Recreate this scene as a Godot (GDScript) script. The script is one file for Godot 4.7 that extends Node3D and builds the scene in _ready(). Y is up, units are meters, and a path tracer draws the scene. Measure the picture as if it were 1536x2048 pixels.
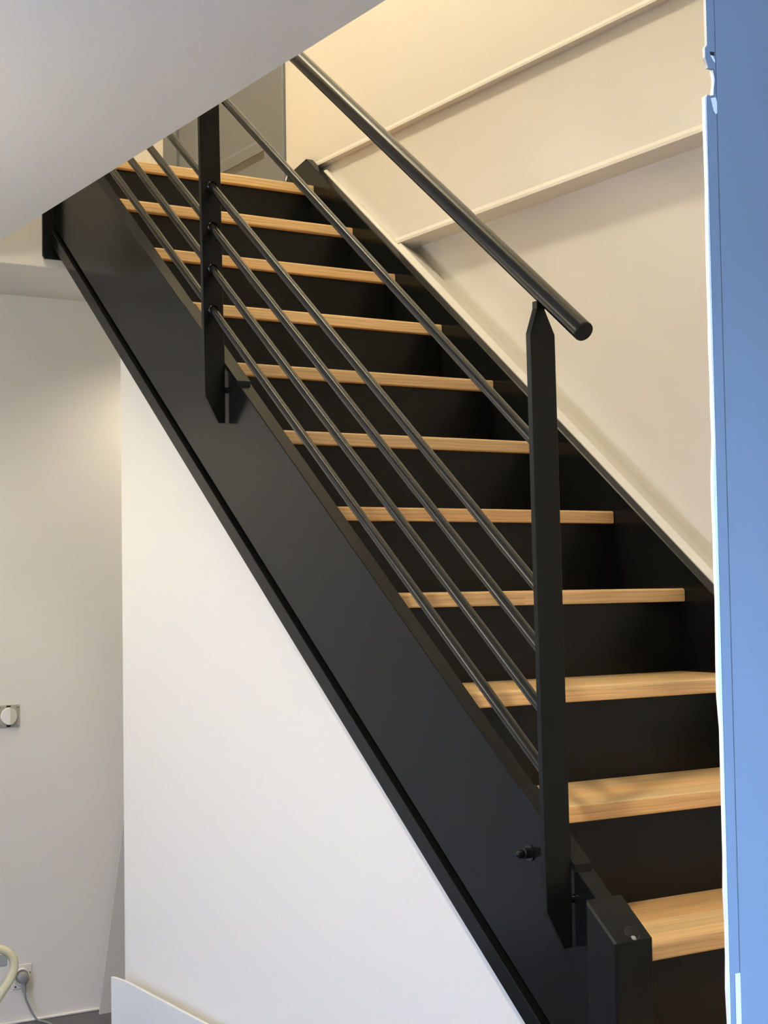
extends Node3D
# Metres, y up. The upper floor level is L above the lower floor; helper coordinates are given relative to the
# upper floor level (y = 0 there), x = 0 at the inner face of the wall stringer, z grows down the flight.
const L := 2.69
const RISE := 0.19
const GO := 0.2432
const TH := 0.66325          # pitch of the flight (38 degrees)
const WEB := -0.859          # outer face of the free stringer
const INNER := -0.824        # its inner face

var used := {}
var m := {}

# ---------------------------------------------------------------- helpers
func numbered(called: String) -> String:
	if not used.has(called):
		used[called] = 0
		return called
	used[called] += 1
	return "%s_%03d" % [called, used[called]]

func thing(called: String, label: String, category: String, at: Vector3, group := "") -> Node3D:
	var o := Node3D.new()
	o.name = numbered(called)
	add_child(o)
	o.position = at + Vector3(0, L, 0)
	o.set_meta("label", label)
	o.set_meta("category", category)
	if group != "":
		o.set_meta("group", group)
	return o

func begin() -> SurfaceTool:
	var st := SurfaceTool.new()
	st.begin(Mesh.PRIMITIVE_TRIANGLES)
	return st

func origin_of(n: Node) -> Vector3:
	var p := Vector3.ZERO
	while n != null and n != self:
		if n is Node3D:
			p += (n as Node3D).position
		n = n.get_parent()
	return p - Vector3(0, L, 0)

# commits world-space triangles as one named mesh under parent; vertices become relative to the parent
func obj(called: String, st: SurfaceTool, mat: Material, parent: Node = self) -> MeshInstance3D:
	st.generate_normals()
	var arr := st.commit_to_arrays()
	var off := origin_of(parent)
	var v: PackedVector3Array = arr[Mesh.ARRAY_VERTEX]
	for i in v.size():
		v[i] -= off
	arr[Mesh.ARRAY_VERTEX] = v
	var mesh := ArrayMesh.new()
	mesh.add_surface_from_arrays(Mesh.PRIMITIVE_TRIANGLES, arr)
	mesh.surface_set_material(0, mat)
	var o := MeshInstance3D.new()
	o.mesh = mesh
	o.name = numbered(called) if parent == self else called
	o.cast_shadow = GeometryInstance3D.SHADOW_CASTING_SETTING_ON
	parent.add_child(o, true)
	return o

func struct(called: String, st: SurfaceTool, mat: Material, label: String, category: String) -> MeshInstance3D:
	var o := obj(called, st, mat)
	o.set_meta("kind", "structure")
	o.set_meta("label", label)
	o.set_meta("category", category)
	return o

func tri(st: SurfaceTool, a: Vector3, b: Vector3, c: Vector3, ua := Vector2.ZERO, ub := Vector2.ZERO, uc := Vector2.ZERO) -> void:
	st.set_uv(ua); st.add_vertex(a)
	st.set_uv(ub); st.add_vertex(b)
	st.set_uv(uc); st.add_vertex(c)

# chamfers every corner of a 2D polygon
func chamfer(p: PackedVector2Array, b: float) -> PackedVector2Array:
	var out := PackedVector2Array()
	var n := p.size()
	for i in n:
		var q := p[i]
		var a := (p[(i + n - 1) % n] - q)
		var c := (p[(i + 1) % n] - q)
		var k := minf(b, minf(a.length(), c.length()) * 0.4)
		out.append(q + a.normalized() * k)
		out.append(q + c.normalized() * k)
	return out

func area2(p: PackedVector2Array) -> float:
	var s := 0.0
	for i in p.size():
		s += p[i].cross(p[(i + 1) % p.size()])
	return s

func inset(p: PackedVector2Array, b: float) -> PackedVector2Array:
	var out := PackedVector2Array()
	var n := p.size()
	for i in n:
		var e0 := (p[i] - p[(i + n - 1) % n]).normalized()
		var e1 := (p[(i + 1) % n] - p[i]).normalized()
		var n0 := Vector2(-e0.y, e0.x)
		var n1 := Vector2(-e1.y, e1.x)
		var k := n0 + n1
		if k.length() < 0.05:
			k = n0
		k = k / maxf(k.dot(n0), 0.3)
		out.append(p[i] + k * b)
	return out

# extrudes polygon p (coordinates along u and v) from w0 to w1 along w, the end edges bevelled by b
func extrude(st: SurfaceTool, poly: PackedVector2Array, o: Vector3, u: Vector3, v: Vector3, w: Vector3, w0: float, w1: float, b := 0.0, uvo := Vector2.ZERO) -> void:
	var p := poly
	if area2(p) < 0:
		p = PackedVector2Array()
		for i in poly.size():
			p.append(poly[poly.size() - 1 - i])
	var flip := u.cross(v).dot(w) < 0
	var rings := []
	var ws := []
	var pin := inset(p, b) if b > 0 else p
	if b > 0:
		rings = [pin, p, p, pin]
		ws = [w0, w0 + b, w1 - b, w1]
	else:
		rings = [p, p]
		ws = [w0, w1]
	var n := p.size()
	st.set_smooth_group(-1)
	var per := [0.0]
	for i in n:
		per.append(per[i] + p[i].distance_to(p[(i + 1) % n]))
	var at := func(q: Vector2, k: float) -> Vector3: return o + u * q.x + v * q.y + w * k
	for r in rings.size() - 1:
		for i in n:
			var j := (i + 1) % n
			var a: Vector3 = at.call(rings[r][i], ws[r])
			var bb: Vector3 = at.call(rings[r][j], ws[r])
			var c: Vector3 = at.call(rings[r + 1][j], ws[r + 1])
			var d: Vector3 = at.call(rings[r + 1][i], ws[r + 1])
			var ua := Vector2(ws[r], per[i]) + uvo
			var ub := Vector2(ws[r], per[i + 1]) + uvo
			var uc := Vector2(ws[r + 1], per[i + 1]) + uvo
			var ud := Vector2(ws[r + 1], per[i]) + uvo
			if flip:
				tri(st, a, bb, c, ua, ub, uc); tri(st, a, c, d, ua, uc, ud)
			else:
				tri(st, a, c, bb, ua, uc, ub); tri(st, a, d, c, ua, ud, uc)
	var t := Geometry2D.triangulate_polygon(pin)
	if t.is_empty():
		print("cap not filled")
	for i in range(0, t.size(), 3):
		var q0 := pin[t[i]]
		var q1 := pin[t[i + 1]]
		var q2 := pin[t[i + 2]]
		if (q1 - q0).cross(q2 - q0) < 0:
			var s := q1
			q1 = q2
			q2 = s
		var a0: Vector3 = at.call(q0, w0)
		var a1: Vector3 = at.call(q1, w0)
		var a2: Vector3 = at.call(q2, w0)
		var b0: Vector3 = at.call(q0, w1)
		var b1: Vector3 = at.call(q1, w1)
		var b2: Vector3 = at.call(q2, w1)
		if flip:
			tri(st, a0, a2, a1, q0 + uvo, q2 + uvo, q1 + uvo); tri(st, b0, b1, b2, q0 + uvo, q1 + uvo, q2 + uvo)
		else:
			tri(st, a0, a1, a2, q0 + uvo, q1 + uvo, q2 + uvo); tri(st, b0, b2, b1, q0 + uvo, q2 + uvo, q1 + uvo)

# polygon in (z, y), extruded along x
func along_x(st: SurfaceTool, p: PackedVector2Array, x0: float, x1: float, b := 0.0, uvo := Vector2.ZERO) -> void:
	extrude(st, p, Vector3.ZERO, Vector3(0, 0, 1), Vector3(0, 1, 0), Vector3(1, 0, 0), x0, x1, b, uvo)

# polygon in (x, y), extruded along z
func along_z(st: SurfaceTool, p: PackedVector2Array, z0: float, z1: float, b := 0.0) -> void:
	extrude(st, p, Vector3.ZERO, Vector3(1, 0, 0), Vector3(0, 1, 0), Vector3(0, 0, 1), z0, z1, b)

func bx(st: SurfaceTool, lo: Vector3, hi: Vector3, b := 0.0) -> void:
	var p := PackedVector2Array([Vector2(lo.x, lo.y), Vector2(hi.x, lo.y), Vector2(hi.x, hi.y), Vector2(lo.x, hi.y)])
	if b > 0:
		p = chamfer(p, b)
	along_z(st, p, lo.z, hi.z, b)

func box(lo: Vector3, hi: Vector3, b := 0.0) -> SurfaceTool:
	var st := begin()
	bx(st, lo, hi, b)
	return st

# round tube through points, flat capped ends
func tube(st: SurfaceTool, pts: PackedVector3Array, r: float, n := 20) -> void:
	var rows := []
	var nrm := Vector3.ZERO
	for i in pts.size():
		var d := (pts[mini(i + 1, pts.size() - 1)] - pts[maxi(i - 1, 0)]).normalized()
		if i == 0:
			nrm = d.cross(Vector3(0.3, 1, 0.2)).normalized()
		else:
			nrm = (nrm - d * nrm.dot(d)).normalized()
		var bi := d.cross(nrm)
		var row := []
		for k in n:
			var a := TAU * k / n
			row.append(pts[i] + (nrm * cos(a) + bi * sin(a)) * r)
		rows.append(row)
	st.set_smooth_group(0)
	for i in rows.size() - 1:
		for k in n:
			var j := (k + 1) % n
			var a: Vector3 = rows[i][k]
			var b: Vector3 = rows[i][j]
			var c: Vector3 = rows[i + 1][j]
			var d: Vector3 = rows[i + 1][k]
			tri(st, a, c, b); tri(st, a, d, c)
	st.set_smooth_group(-1)
	for k in n:
		var j := (k + 1) % n
		tri(st, pts[0], rows[0][k], rows[0][j])
		tri(st, pts[-1], rows[-1][j], rows[-1][k])

# lathe: profile of (radius, height) turned about the axis through o
func lathe(st: SurfaceTool, prof: PackedVector2Array, o: Vector3, axis: Vector3, n := 24, smooth := true) -> void:
	var u := axis.cross(Vector3(0.31, 0.9, 0.17)).normalized()
	var v := axis.cross(u)
	st.set_smooth_group(0 if smooth else -1)
	for i in prof.size() - 1:
		for k in n:
			var a0 := TAU * k / n
			var a1 := TAU * (k + 1) / n
			var d0 := u * cos(a0) + v * sin(a0)
			var d1 := u * cos(a1) + v * sin(a1)
			var a := o + d0 * prof[i].x + axis * prof[i].y
			var b := o + d1 * prof[i].x + axis * prof[i].y
			var c := o + d1 * prof[i + 1].x + axis * prof[i + 1].y
			var d := o + d0 * prof[i + 1].x + axis * prof[i + 1].y
			if prof[i].x > 1e-5:
				tri(st, a, c, b)
			if prof[i + 1].x > 1e-5:
				tri(st, a, d, c)

# height on the flight: y of the line that lies h (square to the pitch) above the nosings, at z
func fy(h: float, z: float) -> float:
	return (h - sin(TH) * z) / cos(TH)

func V2(a: Array) -> PackedVector2Array:
	var p := PackedVector2Array()
	for i in range(0, a.size(), 2):
		p.append(Vector2(a[i], a[i + 1]))
	return p

# ---------------------------------------------------------------- materials
func paint(c: Color, rough: float, spec := 0.5) -> StandardMaterial3D:
	var s := StandardMaterial3D.new()
	s.albedo_color = c
	s.roughness = rough
	s.metallic_specular = spec
	return s

func grain_normal(seed_: int, freq: float, strength: float, scale_: float) -> Array:
	var f := FastNoiseLite.new()
	f.seed = seed_
	f.frequency = freq
	f.fractal_octaves = 3
	var im := f.get_seamless_image(512, 512)
	im.convert(Image.FORMAT_RGBA8)
	im.bump_map_to_normal_map(strength)
	return [ImageTexture.create_from_image(im), scale_]

func plaster(c: Color, seed_: int) -> StandardMaterial3D:
	var s := paint(c, 0.85, 0.3)
	var g := grain_normal(seed_, 0.03, 1.2, 1.6)
	s.normal_enabled = true
	s.normal_texture = g[0]
	s.normal_scale = 0.12
	s.uv1_triplanar = true
	s.uv1_world_triplanar = true
	s.uv1_scale = Vector3.ONE * 1.6
	return s

func black_paint(rough: float, seed_: int) -> StandardMaterial3D:
	var s := paint(Color(0.072, 0.079, 0.079), rough, 0.32)
	var g := grain_normal(seed_, 0.05, 1.0, 6.0)
	s.normal_enabled = true
	s.normal_texture = g[0]
	s.normal_scale = 0.025
	s.uv1_triplanar = true
	s.uv1_scale = Vector3.ONE * 6.0
	return s

# board of glued staves: u runs along the grain (1.25 m a tile), v across it (0.32 m a tile)
func wood(seed_: int) -> StandardMaterial3D:
	var w := 1024
	var h := 512
	var rng := RandomNumberGenerator.new()
	rng.seed = seed_
	var nz := FastNoiseLite.new()
	nz.seed = seed_
	nz.frequency = 0.011
	nz.fractal_octaves = 4
	var n2 := FastNoiseLite.new()
	n2.seed = seed_ + 7
	n2.frequency = 0.004
	n2.fractal_octaves = 2
	var tone := []
	var hue := []
	var shift := []
	for i in 8:
		tone.append(rng.randf_range(-0.055, 0.055))
		hue.append(rng.randf_range(-0.03, 0.03))
		shift.append(rng.randf_range(0, 900))
	var im := Image.create(w, h, false, Image.FORMAT_RGB8)
	for y in h:
		var s := int(y / 64.0)
		for x in w:
			var warp := n2.get_noise_2d(x * 0.6 + shift[s], y * 1.2) * 16.0
			var fibre := nz.get_noise_2d(x * 0.35 + shift[s], y * 9.0)
			var ring := sin((y + warp) * 0.42 + shift[s])
			ring = ring * ring * ring
			var k: float = 1.0 + tone[s] + fibre * 0.09 - maxf(ring, 0.0) * 0.05
			if y % 64 == 0:
				k *= 0.88
			var c := Color(0.90 * k, (0.748 - hue[s]) * k * (1.0 - maxf(ring, 0.0) * 0.05), (0.535 - hue[s] * 1.5) * k * (1.0 - maxf(ring, 0.0) * 0.12))
			im.set_pixel(x, y, c)
	im.generate_mipmaps()
	var m_ := StandardMaterial3D.new()
	m_.albedo_texture = ImageTexture.create_from_image(im)
	m_.roughness = 0.42
	m_.uv1_scale = Vector3(1.0 / 1.25, 1.0 / 0.32, 1)
	return m_

func speckled_floor() -> StandardMaterial3D:
	var s := paint(Color(0.3, 0.3, 0.32), 0.5)
	var f := FastNoiseLite.new()
	f.seed = 5
	f.frequency = 0.09
	f.fractal_octaves = 4
	var src := f.get_seamless_image(512, 512)
	var im := Image.create(512, 512, false, Image.FORMAT_RGB8)
	for y in 512:
		for x in 512:
			var k := 0.22 + 0.22 * src.get_pixel(x, y).r
			im.set_pixel(x, y, Color(k, k, k * 1.08))
	s.albedo_color = Color.WHITE
	s.albedo_texture = ImageTexture.create_from_image(im)
	s.uv1_triplanar = true
	s.uv1_world_triplanar = true
	s.uv1_scale = Vector3.ONE * 2.5
	return s

func materials() -> void:
	m.wall_paint = plaster(Color(0.893, 0.878, 0.848), 11)
	m.ceiling = plaster(Color(0.93, 0.925, 0.91), 13)
	m.black = black_paint(0.19, 21)
	m.black_satin = black_paint(0.36, 22)
	m.black_riser = black_paint(0.30, 23)
	m.black_tube = paint(Color(0.072, 0.079, 0.079), 0.13, 0.5)
	m.wood = [wood(3), wood(17), wood(29), wood(41)]
	m.door_grey = paint(Color(0.46, 0.48, 0.505), 0.45)
	m.jamb = paint(Color(0.50, 0.52, 0.54), 0.42)
	m.raw_white = paint(Color(0.93, 0.92, 0.90), 0.8)
	m.dark_hole = paint(Color(0.06, 0.065, 0.07), 0.8)
	m.white_board = paint(Color(0.86, 0.86, 0.85), 0.5)
	m.shade_grey = paint(Color(0.74, 0.73, 0.71), 0.8)  # grey darkened to imitate the wedge of shade on the back wall
	m.white_plastic = paint(Color(0.88, 0.87, 0.83), 0.35)
	m.steel = paint(Color(0.70, 0.69, 0.64), 0.45)
	m.steel.metallic = 0.2
	m.plug = paint(Color(0.56, 0.56, 0.55), 0.5)
	m.cream_tube = paint(Color(0.80, 0.76, 0.62), 0.25)
	m.floor = speckled_floor()
	m.upper_floor = m.wood[1]
	m.glass = paint(Color(1, 1, 1, 0.05), 0.0)
	m.glass.transparency = BaseMaterial3D.TRANSPARENCY_ALPHA
	m.trim_white = paint(Color(0.9, 0.9, 0.89), 0.4)

func glow(c: Color, e: float) -> StandardMaterial3D:
	var s := paint(Color(0.9, 0.9, 0.88), 0.5)
	s.emission_enabled = true
	s.emission = c
	s.emission_energy_multiplier = e
	return s

# ---------------------------------------------------------------- camera and light
func camera_and_light() -> void:
	var cam := Camera3D.new()
	cam.name = "camera"
	add_child(cam)
	cam.basis = Basis(Vector3(0.84909, -0.01583, 0.52802), Vector3(-0.01269, 0.99865, 0.05036), Vector3(-0.5281, -0.04947, 0.84774)).orthonormalized()
	cam.position = Vector3(-2.4744, L - 1.3207, 4.3721)
	cam.fov = 36.468
	cam.near = 0.05
	cam.current = true
	var we := WorldEnvironment.new()
	we.name = "world"
	var e := Environment.new()
	e.background_mode = Environment.BG_SKY
	var sm := ProceduralSkyMaterial.new()
	sm.sky_top_color = Color(0.46, 0.64, 0.92)
	sm.sky_horizon_color = Color(0.58, 0.73, 0.95)
	sm.ground_horizon_color = Color(0.56, 0.70, 0.90)
	sm.ground_bottom_color = Color(0.50, 0.62, 0.80)
	sm.sky_energy_multiplier = 4.8
	sm.ground_energy_multiplier = 3.3
	var sky := Sky.new()
	sky.sky_material = sm
	e.sky = sky
	e.ambient_light_source = Environment.AMBIENT_SOURCE_DISABLED
	e.tonemap_mode = Environment.TONE_MAPPER_LINEAR
	e.tonemap_exposure = 1.05
	e.sdfgi_enabled = true
	e.ssao_enabled = true
	e.ssil_enabled = true
	we.environment = e
	add_child(we)

const WARM := Color(1.0, 0.94, 0.81)
const NEUTRAL := Color(1.0, 0.95, 0.84)

func downlight(x: float, z: float, energy: float, label: String, angle := 62.0) -> void:
	var t := thing("ceiling_spotlight", label, "spotlight", Vector3(x, -0.352, z), "recessed spotlights in the lower ceiling")
	var st := begin()
	lathe(st, V2([0.036, -0.002, 0.046, -0.012, 0.05, -0.010, 0.05, 0.010, 0.036, 0.010]), Vector3(x, -0.35, z), Vector3(0, 1, 0), 28, false)
	obj("trim_ring", st, m.trim_white, t)
	st = begin()
	lathe(st, V2([0, 0.0, 0.036, 0.0, 0.036, 0.008, 0, 0.008]), Vector3(x, -0.35, z), Vector3(0, 1, 0), 24, false)
	obj("lamp_lens", st, glow(NEUTRAL, 6.0), t)
	var s := SpotLight3D.new()
	s.light_color = NEUTRAL
	s.light_energy = energy
	s.spot_range = 12.0
	s.spot_attenuation = 2.0
	s.spot_angle = angle
	s.spot_angle_attenuation = 0.6
	s.light_size = 0.06
	s.shadow_enabled = true
	s.rotation_degrees = Vector3(-90, 0, 0)
	t.add_child(s)
	s.name = "spot"
	s.position = Vector3(0, -0.004, 0)

func globe_lamp(x: float, y: float, z: float, top: float, tint: Color, energy: float, label: String) -> void:
	var t := thing("globe_pendant", label, "pendant lamp", Vector3(x, y, z))
	var st := begin()
	var prof := PackedVector2Array()
	for i in 17:
		var a := PI * i / 16.0
		prof.append(Vector2(sin(a) * 0.16, -cos(a) * 0.16))
	lathe(st, prof, Vector3(x, y, z), Vector3(0, 1, 0), 28)
	obj("lamp_globe", st, glow(tint, 6.0), t)
	st = begin()
	tube(st, PackedVector3Array([Vector3(x, y + 0.155, z), Vector3(x, top - 0.02, z)]), 0.004, 8)
	obj("cord", st, m.black_satin, t)
	st = begin()
	lathe(st, V2([0, 0, 0.05, 0, 0.05, -0.02, 0.012, -0.03, 0, -0.03]), Vector3(x, top, z), Vector3(0, 1, 0), 20, false)
	obj("ceiling_rose", st, m.trim_white, t)
	var o := OmniLight3D.new()
	o.light_color = tint
	o.light_energy = energy
	o.omni_range = 12.0
	o.omni_attenuation = 2.0
	o.light_size = 0.15
	o.shadow_enabled = true
	t.add_child(o)
	o.name = "bulb"

# ---------------------------------------------------------------- setting
func setting() -> void:
	var xl := -4.6
	var zf := 5.2
	var xr := 0.135          # lower right wall face
	struct("floor", box(Vector3(xl - 0.1, -L - 0.12, -0.7), Vector3(0.35, -L, zf + 0.1)), m.floor, "dark grey speckled lower floor", "floor")
	# ceiling of the lower room, its straight edge along the stair opening
	struct("ceiling", box(Vector3(xl - 0.1, -0.34, -0.085), Vector3(-1.112, -0.012, zf + 0.1), 0.002), m.ceiling, "grey-white lower ceiling with a straight edge beside the stair opening", "ceiling")
	struct("ceiling", box(Vector3(-1.112, -0.34, 3.32), Vector3(0.35, -0.012, zf + 0.1)), m.ceiling, "lower ceiling beyond the foot of the stairs", "ceiling")
	# landing slab: its front edge is the cream fascia at the head of the stairs
	struct("ceiling", box(Vector3(xl - 0.1, -0.34, -2.7), Vector3(0.35, -0.031, -0.085), 0.002), m.wall_paint, "cream edge and underside of the landing slab behind the stairs", "ceiling")
	struct("floor", box(Vector3(-3.3, -0.031, -1.4), Vector3(0.034, 0.0, -0.262)), m.upper_floor, "wooden upper landing floor behind the top tread", "floor")
	# back wall of the lower room
	struct("wall_back", box(Vector3(xl - 0.1, -L, -0.65), Vector3(0.35, -0.34, -0.55)), m.wall_paint, "cream back wall with bare sockets beside the stairs", "wall")
	struct("baseboard_back", box(Vector3(xl, -L, -0.55), Vector3(-0.1, -L + 0.008, -0.540), 0.002), m.trim_white, "thin white bead along the foot of the back wall", "baseboard")
	var lz0 := 2.2
	var lz1 := 2.8
	var ly := -L + 2.1
	var wl := begin()
	bx(wl, Vector3(xl - 0.1, -L, -0.65), Vector3(xl, -0.34, lz0))
	bx(wl, Vector3(xl - 0.1, -L, lz1), Vector3(xl, -0.34, zf + 0.1))
	bx(wl, Vector3(xl - 0.1, ly, lz0), Vector3(xl, -0.34, lz1))
	struct("wall_left", wl, m.wall_paint, "cream left wall of the lower room", "wall")
	var win2 := thing("window_2", "unseen glazed door added in the left wall for daylight on the partition", "window", Vector3(xl, -L, (lz0 + lz1) / 2))  # added opening out of view, throws daylight onto the partition
	win2.set_meta("kind", "structure")
	wl = begin()
	for z in [lz0, lz1 - 0.08]:
		bx(wl, Vector3(xl - 0.08, -L, z), Vector3(xl - 0.02, ly, z + 0.08), 0.004)
	for y in [-L, ly - 0.08]:
		bx(wl, Vector3(xl - 0.078, y, lz0), Vector3(xl - 0.022, y + 0.08, lz1), 0.004)
	obj("window_frame", wl, m.trim_white, win2)
	obj("pane", box(Vector3(xl - 0.052, -L + 0.08, lz0 + 0.08), Vector3(xl - 0.048, ly - 0.08, lz1 - 0.08)), m.glass, win2)
	# right wall: lower field, middle field and upper field step out above one another, each with a bevelled lip
	var st := begin()
	along_z(st, V2([xr, -L, 0.35, -L, 0.35, -0.34, 0.35, 0.0, 0.056, 0.0, 0.056, -0.250, 0.050, -0.262, 0.050, -0.270, xr, -0.270]), -0.085, zf + 0.1)
	struct("wall_right", st, m.wall_paint, "cream stairwell wall with two stepped ledges", "wall")
	struct("wall_right", box(Vector3(xr, -L, -0.65), Vector3(0.35, -0.34, -0.085)), m.wall_paint, "cream right wall of the space behind the stairs", "wall")
	st = begin()
	along_z(st, V2([0.056, 0.0, 0.35, 0.0, 0.35, 2.5, 0.034, 2.5, 0.034, 0.094, 0.029, 0.083, 0.029, 0.076, 0.056, 0.076]), -0.25, 4.2)
	struct("wall_right", st, m.wall_paint, "upper cream field of the stairwell wall above the top ledge", "wall")
	st = begin()
	bx(st, Vector3(0.034, 0.0, -1.4), Vector3(0.35, 2.5, -1.255))
	bx(st, Vector3(0.034, 2.1, -1.255), Vector3(0.35, 2.5, -0.25))
	bx(st, Vector3(0.20, 0.0, -1.255), Vector3(0.35, 2.1, -0.25))
	struct("wall_right", st, m.wall_paint, "cream landing wall round the grey door", "wall")
	# sloping plaster sill between the wall stringer and the recessed fields
	st = begin()
	var ax := Vector3(0, -sin(TH), cos(TH))     # down the flight
	var nx := Vector3(0, cos(TH), sin(TH))      # square to the flight
	var z_l := 0.41
	var s0 := (z_l) / cos(TH)
	extrude(st, V2([0.030, 0.047, 0.045, 0.058, 0.050, 0.057, xr + 0.005, 0.022, xr + 0.005, -0.03, 0.030, -0.03]), Vector3.ZERO, Vector3(1, 0, 0), nx, ax, s0, 2.9)
	struct("trim_1", st, m.wall_paint, "white sloping plaster sill along the wall stringer below the lower ledge", "trim")
	st = begin()
	extrude(st, V2([0.030, 0.047, 0.038, 0.052, 0.060, 0.046, 0.060, -0.01, 0.030, -0.01]), Vector3.ZERO, Vector3(1, 0, 0), nx, ax, -0.02, s0)
	struct("trim_2", st, m.wall_paint, "narrow white plaster sill along the wall stringer between the ledges", "trim")
	# upper storey
	struct("ceiling", box(Vector3(-3.4, 2.4, -1.5), Vector3(0.35, 2.5, 4.3)), m.ceiling, "white ceiling of the upper storey", "ceiling")
	struct("wall_back", box(Vector3(-3.4, 0.0, -1.5), Vector3(0.034, 2.4, -1.4)), m.wall_paint, "cream back wall of the upper landing", "wall")
	struct("wall_left", box(Vector3(-3.4, -0.012, -1.4), Vector3(-3.3, 2.4, 4.3)), m.wall_paint, "cream left wall of the upper storey", "wall")
	struct("wall_front", box(Vector3(-3.3, -0.012, 4.2), Vector3(0.034, 2.4, 4.3)), m.wall_paint, "cream front wall of the upper storey", "wall")
	# wall under the free stringer
	st = begin()
	var hb := -0.2585
	along_x(st, V2([0.402, -L, 2.42, -L, 2.42, fy(hb, 2.42), 0.402, fy(hb, 0.402)]), -0.845, -0.765, 0.003)
	struct("wall_partition", st, m.wall_paint, "white partition wall below the black stringer", "wall")
	# cross wall with the doorway near the camera
	struct("wall_front", box(Vector3(-1.28, -L, 3.19), Vector3(xr, -0.34, 3.32)), m.wall_paint, "white cross wall beside the foot of the stairs", "wall")
	# front wall with a glazed door that lets the daylight in
	var wx0 := -1.75
	var wx1 := -0.3
	var wy := -L + 2.15
	st = begin()
	bx(st, Vector3(xl, -L, zf), Vector3(wx0, -0.34, zf + 0.1))
	bx(st, Vector3(wx1, -L, zf), Vector3(0.35, -0.34, zf + 0.1))
	bx(st, Vector3(wx0, wy, zf), Vector3(wx1, -0.34, zf + 0.1))
	struct("wall_front", st, m.wall_paint, "front wall of the lower room round the glazed door", "wall")
	var win := thing("window_1", "glazed white double door to the daylight", "window", Vector3((wx0 + wx1) / 2, -L, zf))
	win.set_meta("kind", "structure")
	st = begin()
	for x in [wx0, (wx0 + wx1) / 2 - 0.04, wx1 - 0.08]:
		bx(st, Vector3(x, -L, zf + 0.01), Vector3(x + 0.08, wy, zf + 0.07), 0.004)
	for y in [-L, wy - 0.08]:
		bx(st, Vector3(wx0, y, zf + 0.012), Vector3(wx1, y + 0.08, zf + 0.068), 0.004)
	obj("window_frame", st, m.trim_white, win)
	for i in 2:
		var x0 := wx0 + 0.08 if i == 0 else (wx0 + wx1) / 2 + 0.04
		var x1 := (wx0 + wx1) / 2 - 0.04 if i == 0 else wx1 - 0.08
		obj("pane", box(Vector3(x0, -L + 0.08, zf + 0.038), Vector3(x1, wy - 0.08, zf + 0.042)), m.glass, win)
	# unseen slats added to block daylight through the top of the glazed door
	st = begin()
	var ys := wy - 0.001
	while ys > -L + 1.7:
		bx(st, Vector3(wx0, ys - 0.048, zf + 0.075), Vector3(wx1, ys, zf + 0.085), 0.004)
		ys -= 0.047
	obj("daylight_blocker", st, m.trim_white, win)
	landing_door()

func landing_door() -> void:
	var d := thing("door_1", "grey panelled door at the top of the stairs", "door", Vector3(0.034, 0.0, -0.75))
	d.set_meta("kind", "structure")
	var top := 2.1
	var st := begin()
	bx(st, Vector3(0.022, 0.0, -1.255), Vector3(0.12, top, -1.135), 0.003)
	bx(st, Vector3(0.022, 0.0, -0.300), Vector3(0.12, top, -0.252), 0.003)
	bx(st, Vector3(0.022, top - 0.06, -1.135), Vector3(0.12, top, -0.300), 0.003)
	obj("door_frame", st, m.door_grey, d)
	var z0 := -1.128
	var z1 := -0.304
	var pz0 := -0.985
	var pz1 := -0.415
	st = begin()
	var lx := 0.034
	bx(st, Vector3(lx, 0.006, z0), Vector3(0.074, top - 0.065, pz0), 0.002)
	bx(st, Vector3(lx, 0.006, pz1), Vector3(0.074, top - 0.065, z1), 0.002)
	for y in [[0.006, 0.10], [0.225, 0.262], [1.0, 1.12], [top - 0.19, top - 0.065]]:
		bx(st, Vector3(lx, y[0], pz0), Vector3(0.074, y[1], pz1), 0.0)
	var leaf := obj("door_leaf", st, m.door_grey, d)
	for y in [[0.10, 0.225], [0.262, 1.0], [1.12, top - 0.19]]:
		st = begin()
		bx(st, Vector3(lx + 0.016, y[0], pz0), Vector3(lx + 0.03, y[1], pz1))
		obj("panel", st, m.door_grey, leaf)
		# sloping moulding round the panel
		st = begin()
		var w := 0.02
		var pr := V2([lx + 0.003, 0.0, lx + 0.016, w, lx + 0.02, w, lx + 0.02, 0.0])
		extrude(st, pr, Vector3(0, y[0], 0), Vector3(1, 0, 0), Vector3(0, 1, 0), Vector3(0, 0, 1), pz0, pz1)
		extrude(st, pr, Vector3(0, y[1], 0), Vector3(1, 0, 0), Vector3(0, -1, 0), Vector3(0, 0, 1), pz0, pz1)
		extrude(st, pr, Vector3(0, 0, pz0), Vector3(1, 0, 0), Vector3(0, 0, 1), Vector3(0, 1, 0), y[0], y[1])
		extrude(st, pr, Vector3(0, 0, pz1), Vector3(1, 0, 0), Vector3(0, 0, -1), Vector3(0, 1, 0), y[0], y[1])
		obj("moulding", st, m.door_grey, leaf)
	st = begin()
	lathe(st, V2([0, 0.0, 0.024, 0.0, 0.024, 0.006, 0.009, 0.008, 0.009, 0.035, 0.022, 0.04, 0.026, 0.05, 0.02, 0.06, 0, 0.064]), Vector3(lx, 1.03, -0.36), Vector3(-1, 0, 0), 20)
	obj("handle", st, m.steel, leaf)

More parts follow.
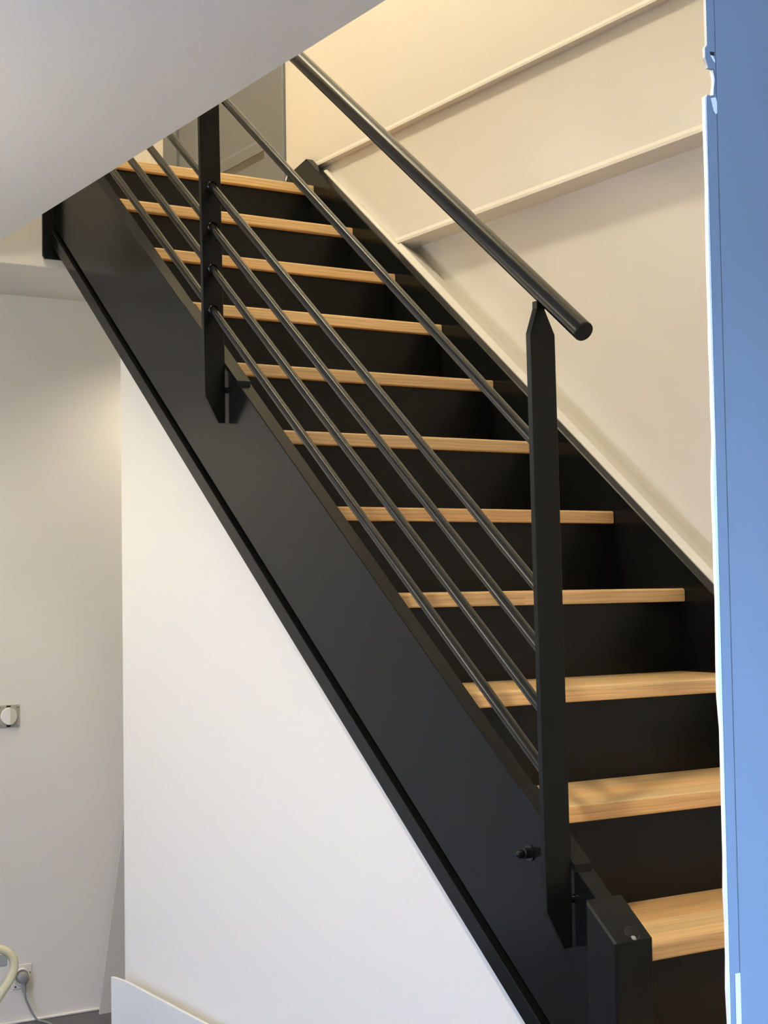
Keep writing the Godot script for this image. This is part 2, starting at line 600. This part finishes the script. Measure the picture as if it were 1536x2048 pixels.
# ---------------------------------------------------------------- staircase
func staircase() -> void:
	var s := thing("staircase", "straight black staircase with light wooden treads and solid risers", "staircase", Vector3(-0.41, -L, 1.2))
	var back := 0.0217
	for k in range(1, 13):
		var y := -(k - 1) * RISE
		var z := (k - 1) * GO
		# board with a rounded front edge
		var zb := z - GO - back
		if k == 1:
			zb = -0.262
		var p := PackedVector2Array([Vector2(zb, y - 0.0303), Vector2(zb, y)])
		var r := 0.006
		for i in 5:
			var a := PI / 2 - (PI / 2) * i / 4.0
			p.append(Vector2(z - r + cos(a) * r, y - r + sin(a) * r))
		for i in 3:
			var a := -(PI / 2) * i / 2.0
			p.append(Vector2(z - 0.003 + cos(a) * 0.003, y - 0.0273 + sin(a) * 0.003))
		var st := begin()
		along_x(st, p, INNER + 0.0005, -0.0005, 0.0012, Vector2(k * 0.37, k * 0.113))
		obj("tread", st, m.wood[k % 4], s).set_meta("label", "honey-coloured wooden tread")
		# riser below it
		var yb := y - RISE if k < 12 else -L + 0.41
		st = begin()
		bx(st, Vector3(INNER, yb + 0.0002, z - back - 0.018), Vector3(0, y - 0.0306, z - back))
		obj("riser", st, m.black_riser, s)
	# closed base below the last step
	obj("base", box(Vector3(INNER, -L, 2.30), Vector3(0.0, -L + 0.409, 2.66), 0.003), m.black_riser, s)
	# wall stringer
	var h := 0.046
	var hb := -0.26
	var st2 := begin()
	along_x(st2, V2([-0.055, fy(h, -0.055), 2.66, fy(h, 2.66), 2.66, -L + 0.2, 2.5, fy(hb, 2.5), -0.084, fy(hb, -0.084), -0.084, -0.0305, -0.192, -0.0305, -0.192, 0.060, -0.181, 0.077]), 0.0, 0.0295, 0.0025)
	obj("wall_stringer", st2, m.black, s)
	# free stringer: web, groove, bottom bar, end plate
	h = 0.045
	var zt := -0.074
	var ze := 2.424
	st2 = begin()
	var wh := -0.2135
	along_x(st2, V2([zt, fy(h, -0.05), -0.05, fy(h, -0.05), ze, fy(h, ze), ze, fy(wh, ze), zt, fy(wh, zt)]), WEB, INNER, 0.0015)
	var str_ := obj("outer_stringer", st2, m.black, s)
	st2 = begin()
	along_x(st2, V2([zt, fy(wh + 0.002, zt), ze, fy(wh + 0.002, ze), ze, fy(-0.228, ze), zt, fy(-0.228, zt)]), WEB + 0.022, INNER - 0.001)
	obj("groove_back", st2, m.black_riser, str_)
	st2 = begin()
	along_x(st2, chamfer(V2([zt, fy(-0.224, zt), ze, fy(-0.224, ze), ze, fy(-0.258, ze), zt, fy(-0.258, zt)]), 0.003), -0.868, INNER, 0.0012)
	obj("bottom_bar", st2, m.black, str_)
	st2 = begin()
	along_z(st2, chamfer(V2([-0.893, -0.305, -0.886, -0.315, INNER, -0.315, INNER, 0.02, -0.893, 0.02]), 0.001), -0.0848, -0.0745, 0.001)
	obj("end_plate", st2, m.black_satin, str_)
	# newel block at the foot, with a sloping top and a notched hole
	var nz0 := 2.424
	var nz1 := 2.495
	var hn := 0.060
	st2 = begin()
	along_x(st2, V2([nz0, -L, nz1, -L, nz1, fy(hn, nz1), nz0, fy(hn, nz0)]), -0.897, -0.820, 0.003)
	var nw := obj("newel_post", st2, m.black_satin, s)
	nw.set_meta("label", "short black newel with a sloping top and a round notch")
	# the notch: a worn half-round hollow at the front lip of the top, drawn as a ring collar and a dark bore
	var nx := Vector3(0, cos(TH), sin(TH))
	var nc := Vector3(-0.853, fy(hn, 2.4835), 2.4835)
	st2 = begin()
	lathe(st2, V2([0.0105, 0.0, 0.0125, 0.0014, 0.014, 0.0, 0.014, -0.004]), nc, nx, 20)
	obj("hole_rim", st2, m.black_tube, nw)
	st2 = begin()
	lathe(st2, V2([0, 0.0004, 0.0112, 0.0004, 0.0112, -0.004]), nc, nx, 20)
	obj("hole", st2, m.dark_hole, nw)
	st2 = begin()
	lathe(st2, V2([0, 0.0022, 0.003, 0.0018, 0.0048, 0.0]), nc + Vector3(-0.004, -0.0055, 0.0082), nx, 8, false)
	obj("bare_chip", st2, m.plug, nw)
	# dome nut on the web beside the lower post
	var bolt := begin()
	var bo := Vector3(WEB, -1.773, 2.232)
	lathe(bolt, V2([0, 0, 0.0135, 0, 0.0135, -0.003, 0.009, -0.003, 0.009, -0.014, 0.0075, -0.016, 0.0075, -0.022, 0.006, -0.027, 0.003, -0.0295, 0, -0.030]), bo, Vector3(1, 0, 0), 24, false)
	obj("dome_nut", bolt, m.black_tube, str_)

func railing() -> void:
	var t := thing("stair_railing", "black steel railing with round handrail, five thin rails and flat posts", "railing", Vector3(-0.896, -L + 0.765, 2.346))
	var up := -0.166          # z of the upper post, out of sight above the ceiling edge
	var xc := -0.896
	# flat posts that reach down beside the web, tapering at the foot and at the neck
	var zp := [2.346, 1.087, -0.172]
	for i in 3:
		var z: float = zp[i]
		var yf := fy(-0.055, z + 0.006) + (-0.002)
		var yt := fy(0.789, z) - 0.023
		var st := begin()
		var pf := V2([-0.866, yf, -0.884, yf, -0.918, yf + 0.063, -0.9285, yt - 0.050, -0.914, yt - 0.008, -0.914, yt + 0.004, -0.896, yt + 0.004, -0.896, yt - 0.010, -0.8765, yt - 0.050, -0.8675, yf + 0.19, -0.866, yf + 0.18])
		if i == 2:
			pf = V2([-0.8665, 0.0, -0.926, 0.0, -0.926, yt - 0.05, -0.911, yt - 0.008, -0.911, yt + 0.004, -0.893, yt + 0.004, -0.893, yt - 0.010, -0.8665, yt - 0.05])
		along_z(st, pf, z - 0.006, z + 0.006, 0.001)
		var po := obj("post", st, m.black_satin, t)
		if i == 2:
			continue
		# weld and spacer between the post and the web
		st = begin()
		tube(st, PackedVector3Array([Vector3(-0.867, yf + 0.078, z), Vector3(-0.8592, yf + 0.078, z)]), 0.007, 12)
		obj("spacer", st, m.black_tube, po)
		# fixing tab lying on the stringer
		var za: float = [2.215, 0.86][i]
		var zb: float = [2.361, 1.156][i]
		st = begin()
		along_x(st, V2([za, fy(0.0455, za), za, fy(0.055, za), zb, fy(0.055, zb), zb, fy(0.0455, zb)]), -0.866, -0.8305, 0.0006)
		obj("fixing_tab", st, m.black, po)
		# weld collars where the rails meet the post
		for hh in [0.152, 0.229, 0.307, 0.384, 0.575]:
			if i == 0:
				continue
			st = begin()
			var c := Vector3(xc, fy(hh, z + 0.006), z + 0.006)
			lathe(st, V2([0.0135, -0.014, 0.0135, 0.0, 0.0125, 0.004, 0.0103, 0.006]), c, Vector3(0, 0, 1), 18)
			obj("weld_collar", st, m.black_tube, po)
	for hh in [0.152, 0.229, 0.307, 0.384, 0.575]:
		for seg in [[2.340, 1.093], [1.081, -0.166]]:
			var st := begin()
			tube(st, PackedVector3Array([Vector3(xc, fy(hh, seg[0]), seg[0]), Vector3(xc, fy(hh, seg[1]), seg[1])]), 0.0095, 22)
			obj("rail", st, m.black_tube, t)
	var st3 := begin()
	xc = -0.899
	var e0 := Vector3(xc, fy(0.789, 2.453), 2.453)
	var dir := Vector3(0, -sin(TH), cos(TH))
	tube(st3, PackedVector3Array([Vector3(xc, fy(0.789, -0.25), -0.25), e0]), 0.0169, 32)
	var hr := obj("handrail", st3, m.black_tube, t)
	st3 = begin()
	tube(st3, PackedVector3Array([e0, e0 + dir * 0.002]), 0.0164, 32)
	obj("end_cap", st3, m.black_satin, hr)

# ---------------------------------------------------------------- door frame near the camera
func near_frame() -> void:
	var t := thing("door_frame", "blue-grey painted door frame post with a notched edge near the stairs", "door frame", Vector3(-1.36, -L, 3.28))
	t.set_meta("kind", "structure")
	var top := -0.55
	# rebated lip with the hinge notch cut through it
	var st := begin()
	along_z(st, V2([-1.409, -L, -1.38, -L, -1.38, top, -1.407, top, -1.407, -0.793, -1.410, -0.797, -1.410, -0.806, -1.4075, -0.812, -1.4065, -0.816, -1.3985, -0.816, -1.397, -0.826, -1.3985, -0.834, -1.399, -0.843, -1.409, -0.843, -1.409, -1.1]), 3.2675, 3.271)
	obj("rebate_lip", st, m.jamb, t)
	st = begin()
	bx(st, Vector3(-1.3965, -L, 3.2665), Vector3(-1.28, top, 3.2718), 0.0004)
	bx(st, Vector3(-1.31, -L, 3.19), Vector3(-1.28, top, 3.2666), 0.0)
	obj("jamb", st, m.jamb, t)
	# raw unpainted edge behind the lip, irregular
	st = begin()
	var p := PackedVector2Array()
	var rng := RandomNumberGenerator.new()
	rng.seed = 8
	var n := 60
	for i in n + 1:
		var y := -0.845 - (L - 0.845) * i / n
		var k := 0.0016 + rng.randf() * 0.0014
		if y < -1.2 and y > -1.46:
			k += 0.0014
		p.append(Vector2(-1.409 - k, y))
	p.append(Vector2(-1.402, -L))
	p.append(Vector2(-1.402, -0.845))
	along_z(st, p, 3.2665, 3.2705)
	obj("raw_edge", st, m.raw_white, t)
	st = begin()
	along_z(st, V2([-1.3995, -0.817, -1.3975, -0.826, -1.399, -0.834, -1.3995, -0.842, -1.4015, -0.842, -1.4, -0.834, -1.3995, -0.826, -1.401, -0.817]), 3.268, 3.2709)
	obj("raw_edge", st, m.raw_white, t)
	# chips of bare filler round the notch
	for c in [[V2([-1.4045, -0.846, -1.398, -0.844, -1.3955, -0.850, -1.3955, -0.859, -1.3985, -0.861, -1.401, -0.858]), m.raw_white], [V2([-1.4035, -0.803, -1.400, -0.803, -1.3975, -0.807, -1.3975, -0.810, -1.4005, -0.807]), m.raw_white],
			[V2([-1.4035, -0.7995, -1.398, -0.7990, -1.398, -0.8025, -1.4025, -0.8025]), m.dark_hole], [V2([-1.403, -1.692, -1.3945, -1.692, -1.393, -1.70, -1.393, -1.80, -1.403, -1.80]), m.raw_white]]:
		st = begin()
		along_z(st, c[0], 3.2708, 3.2716)
		obj("paint_chip", st, c[1], t)

# ---------------------------------------------------------------- small things
func small_things() -> void:
	var zw := -0.55
	# wall switch without its cover
	var sw := thing("wall_switch", "round white switch on a bare metal mounting frame without cover", "switch", Vector3(-0.8475, -1.711, zw))
	var c := Vector3(-0.8475, -1.711, zw)
	var st := begin()
	bx(st, c + Vector3(-0.0355, -0.036, 0.0), c + Vector3(0.0355, 0.036, 0.004), 0.001)
	var plate := obj("mounting_frame", st, m.steel, sw)
	for sx in [-1, 1]:
		for sy in [-1, 1]:
			st = begin()
			lathe(st, V2([0, 0.0062, 0.003, 0.006, 0.0035, 0.004]), c + Vector3(sx * 0.029, sy * 0.029, 0), Vector3(0, 0, 1), 12)
			obj("screw", st, m.plug, plate)
	for sy in [-1, 1]:
		st = begin()
		bx(st, c + Vector3(-0.008, sy * 0.0315 - 0.0025, 0.003), c + Vector3(0.006, sy * 0.0315 + 0.0025, 0.0046))
		obj("slot", st, m.dark_hole, plate)
	st = begin()
	lathe(st, V2([0, 0.008, 0.0265, 0.008, 0.0275, 0.006, 0.0275, 0.003]), c, Vector3(0, 0, 1), 28, false)
	obj("insert", st, m.white_plastic, sw)
	# the rocker's two faces slope down from a ridge in the middle
	for sx in [-1, 1]:
		var p := PackedVector2Array()
		for i in 13:
			var a := -PI / 2 + PI * i / 12.0
			p.append(Vector2(sx * cos(a) * 0.0265, sin(a) * 0.0265))
		st = begin()
		var u := Vector3(1, 0, -0.42 * sx)
		extrude(st, p, c + Vector3(0, 0, 0.0165), u, Vector3(0, 1, 0), Vector3(0, 0, 1), -0.007, 0.003)
		obj("rocker", st, m.white_plastic, sw)
	# socket with plug
	var sc := Vector3(-0.803, -2.545, zw)
	var so := thing("wall_socket", "white wall socket without cover plate near the floor", "socket", sc)
	st = begin()
	bx(st, sc + Vector3(-0.036, -0.038, 0.0), sc + Vector3(0.028, 0.038, 0.004), 0.001)
	obj("mounting_frame", st, m.white_plastic, so)
	st = begin()
	lathe(st, V2([0.021, 0.004, 0.0225, 0.011, 0.025, 0.012, 0.0275, 0.010, 0.0275, 0.003]), sc + Vector3(-0.006, 0, 0), Vector3(0, 0, 1), 26)
	obj("socket_ring", st, m.white_plastic, so)
	for q in [Vector2(-0.022, 0.031), Vector2(0.021, -0.004), Vector2(0.021, 0.01), Vector2(-0.026, -0.03)]:
		st = begin()
		lathe(st, V2([0, 0.0048, 0.003, 0.0046, 0.003, 0.003]), sc + Vector3(q.x, q.y, 0), Vector3(0, 0, 1), 10)
		obj("screw_hole", st, m.dark_hole, so)
	var pc := sc + Vector3(-0.006, 0, 0)
	var pl := thing("plug", "grey plug in the low wall socket with its cable hanging to the floor", "plug", pc + Vector3(0, 0, 0.0045))
	st = begin()
	lathe(st, V2([0, 0.0045, 0.0185, 0.0045, 0.0185, 0.022, 0.015, 0.030, 0.008, 0.033, 0, 0.033]), pc, Vector3(0, 0, 1), 22, false)
	obj("plug_body", st, m.plug, pl)
	st = begin()
	tube(st, PackedVector3Array([pc + Vector3(0, -0.010, 0.022), pc + Vector3(0.002, -0.028, 0.022), pc + Vector3(0.004, -0.046, 0.022)]), 0.0065, 12)
	obj("strain_relief", st, m.plug, pl)
	var cv := Curve3D.new()
	cv.add_point(pc + Vector3(0.004, -0.044, 0.022), Vector3.ZERO, Vector3(0.002, -0.03, 0))
	cv.add_point(pc + Vector3(0.028, -0.115, 0.022), Vector3(-0.012, 0.03, 0), Vector3(0.012, -0.02, 0.002))
	cv.add_point(pc + Vector3(0.052, -0.1415, 0.034), Vector3(-0.01, 0.003, -0.006), Vector3(0.02, 0, 0.02))
	cv.add_point(pc + Vector3(0.06, -0.1415, 0.20), Vector3(0.01, 0, -0.06), Vector3.ZERO)
	st = begin()
	tube(st, cv.tessellate(4, 3), 0.0034, 8)
	obj("cable", st, m.plug, pl)
	# board along the partition
	var bd := thing("white_board", "thin white board standing on edge along the foot of the partition", "board", Vector3(-0.885, -L, 1.0))
	st = begin()
	var bp := PackedVector2Array()
	var inr := PackedVector2Array()
	for i in 9:          # the near end curls away from the wall
		var k := i / 8.0
		bp.append(Vector2(-0.889 - 0.012 * pow(1 - k, 2), 0.445 + 0.10 * k))
		inr.append(Vector2(-0.881 - 0.012 * pow(1 - k, 2), 0.445 + 0.10 * k))
	bp.append(Vector2(-0.889, 2.2))
	inr.append(Vector2(-0.881, 2.2))
	for i in inr.size():
		bp.append(inr[inr.size() - 1 - i])
	extrude(st, bp, Vector3.ZERO, Vector3(1, 0, 0), Vector3(0, 0, 1), Vector3(0, 1, 0), -L, -2.333, 0.001)
	obj("board", st, m.white_board, bd)
	# grey panel standing in for the wedge of shade on the back wall
	var sh := thing("shade_wedge", "grey panel added as the wedge of shade on the back wall behind the partition", "shade_panel", Vector3(-0.3, -L, zw + 0.05))
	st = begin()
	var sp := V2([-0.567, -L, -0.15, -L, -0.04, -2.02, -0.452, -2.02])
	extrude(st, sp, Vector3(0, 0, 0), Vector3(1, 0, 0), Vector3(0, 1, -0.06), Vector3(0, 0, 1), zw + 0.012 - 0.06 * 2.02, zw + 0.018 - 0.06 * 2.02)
	obj("shade_panel", st, m.shade_grey, sh)
	# bent cream tube standing near the socket
	var tb := thing("tube_frame", "bent cream tube frame standing in front of the low socket", "tube frame", Vector3(-1.2, -L, 0.3))
	var c2 := Curve3D.new()
	c2.add_point(Vector3(-1.44, -L, 0.3), Vector3.ZERO, Vector3(0, 0.2, 0))
	c2.add_point(Vector3(-1.33, -2.23, 0.3), Vector3(-0.08, -0.04, 0), Vector3(0.06, 0.02, 0))
	c2.add_point(Vector3(-1.170, -2.250, 0.3), Vector3(-0.04, 0.004, 0), Vector3(0.03, -0.004, 0))
	c2.add_point(Vector3(-1.115, -2.300, 0.3), Vector3(0, 0.026, 0), Vector3(0, -0.03, 0))
	c2.add_point(Vector3(-1.160, -2.382, 0.3), Vector3(0.02, 0.028, 0), Vector3(-0.05, -0.07, 0))
	c2.add_point(Vector3(-1.27, -L, 0.3), Vector3(0.0, 0.12, 0), Vector3.ZERO)
	st = begin()
	tube(st, c2.tessellate(5, 3), 0.0115, 16)
	obj("tube", st, m.cream_tube, tb)
	st = begin()
	bx(st, Vector3(-1.37, -2.30, 0.292), Vector3(-1.135, -2.272, 0.306), 0.003)
	obj("cross_strap", st, m.plug, tb)

func _ready() -> void:
	camera_and_light()
	materials()
	globe_lamp(-1.4, 1.85, 0.9, 2.4, WARM, 2.5, "warm globe pendant hanging over the upper stairwell")
	globe_lamp(-2.5, -0.60, 1.2, -0.34, NEUTRAL, 0.98, "white globe lamp close under the lower ceiling")
	downlight(-1.75, 0.05, 1.1, "recessed spotlight in the lower ceiling in front of the back wall", 72.0)
	downlight(-2.0, 3.02, 4.2, "recessed spotlight in the lower ceiling opposite the foot of the stairs", 82.0)
	downlight(-0.15, -0.16, 0.85, "recessed spotlight under the landing slab behind the stairs", 75.0)
	setting()
	staircase()
	railing()
	near_frame()
	small_things()
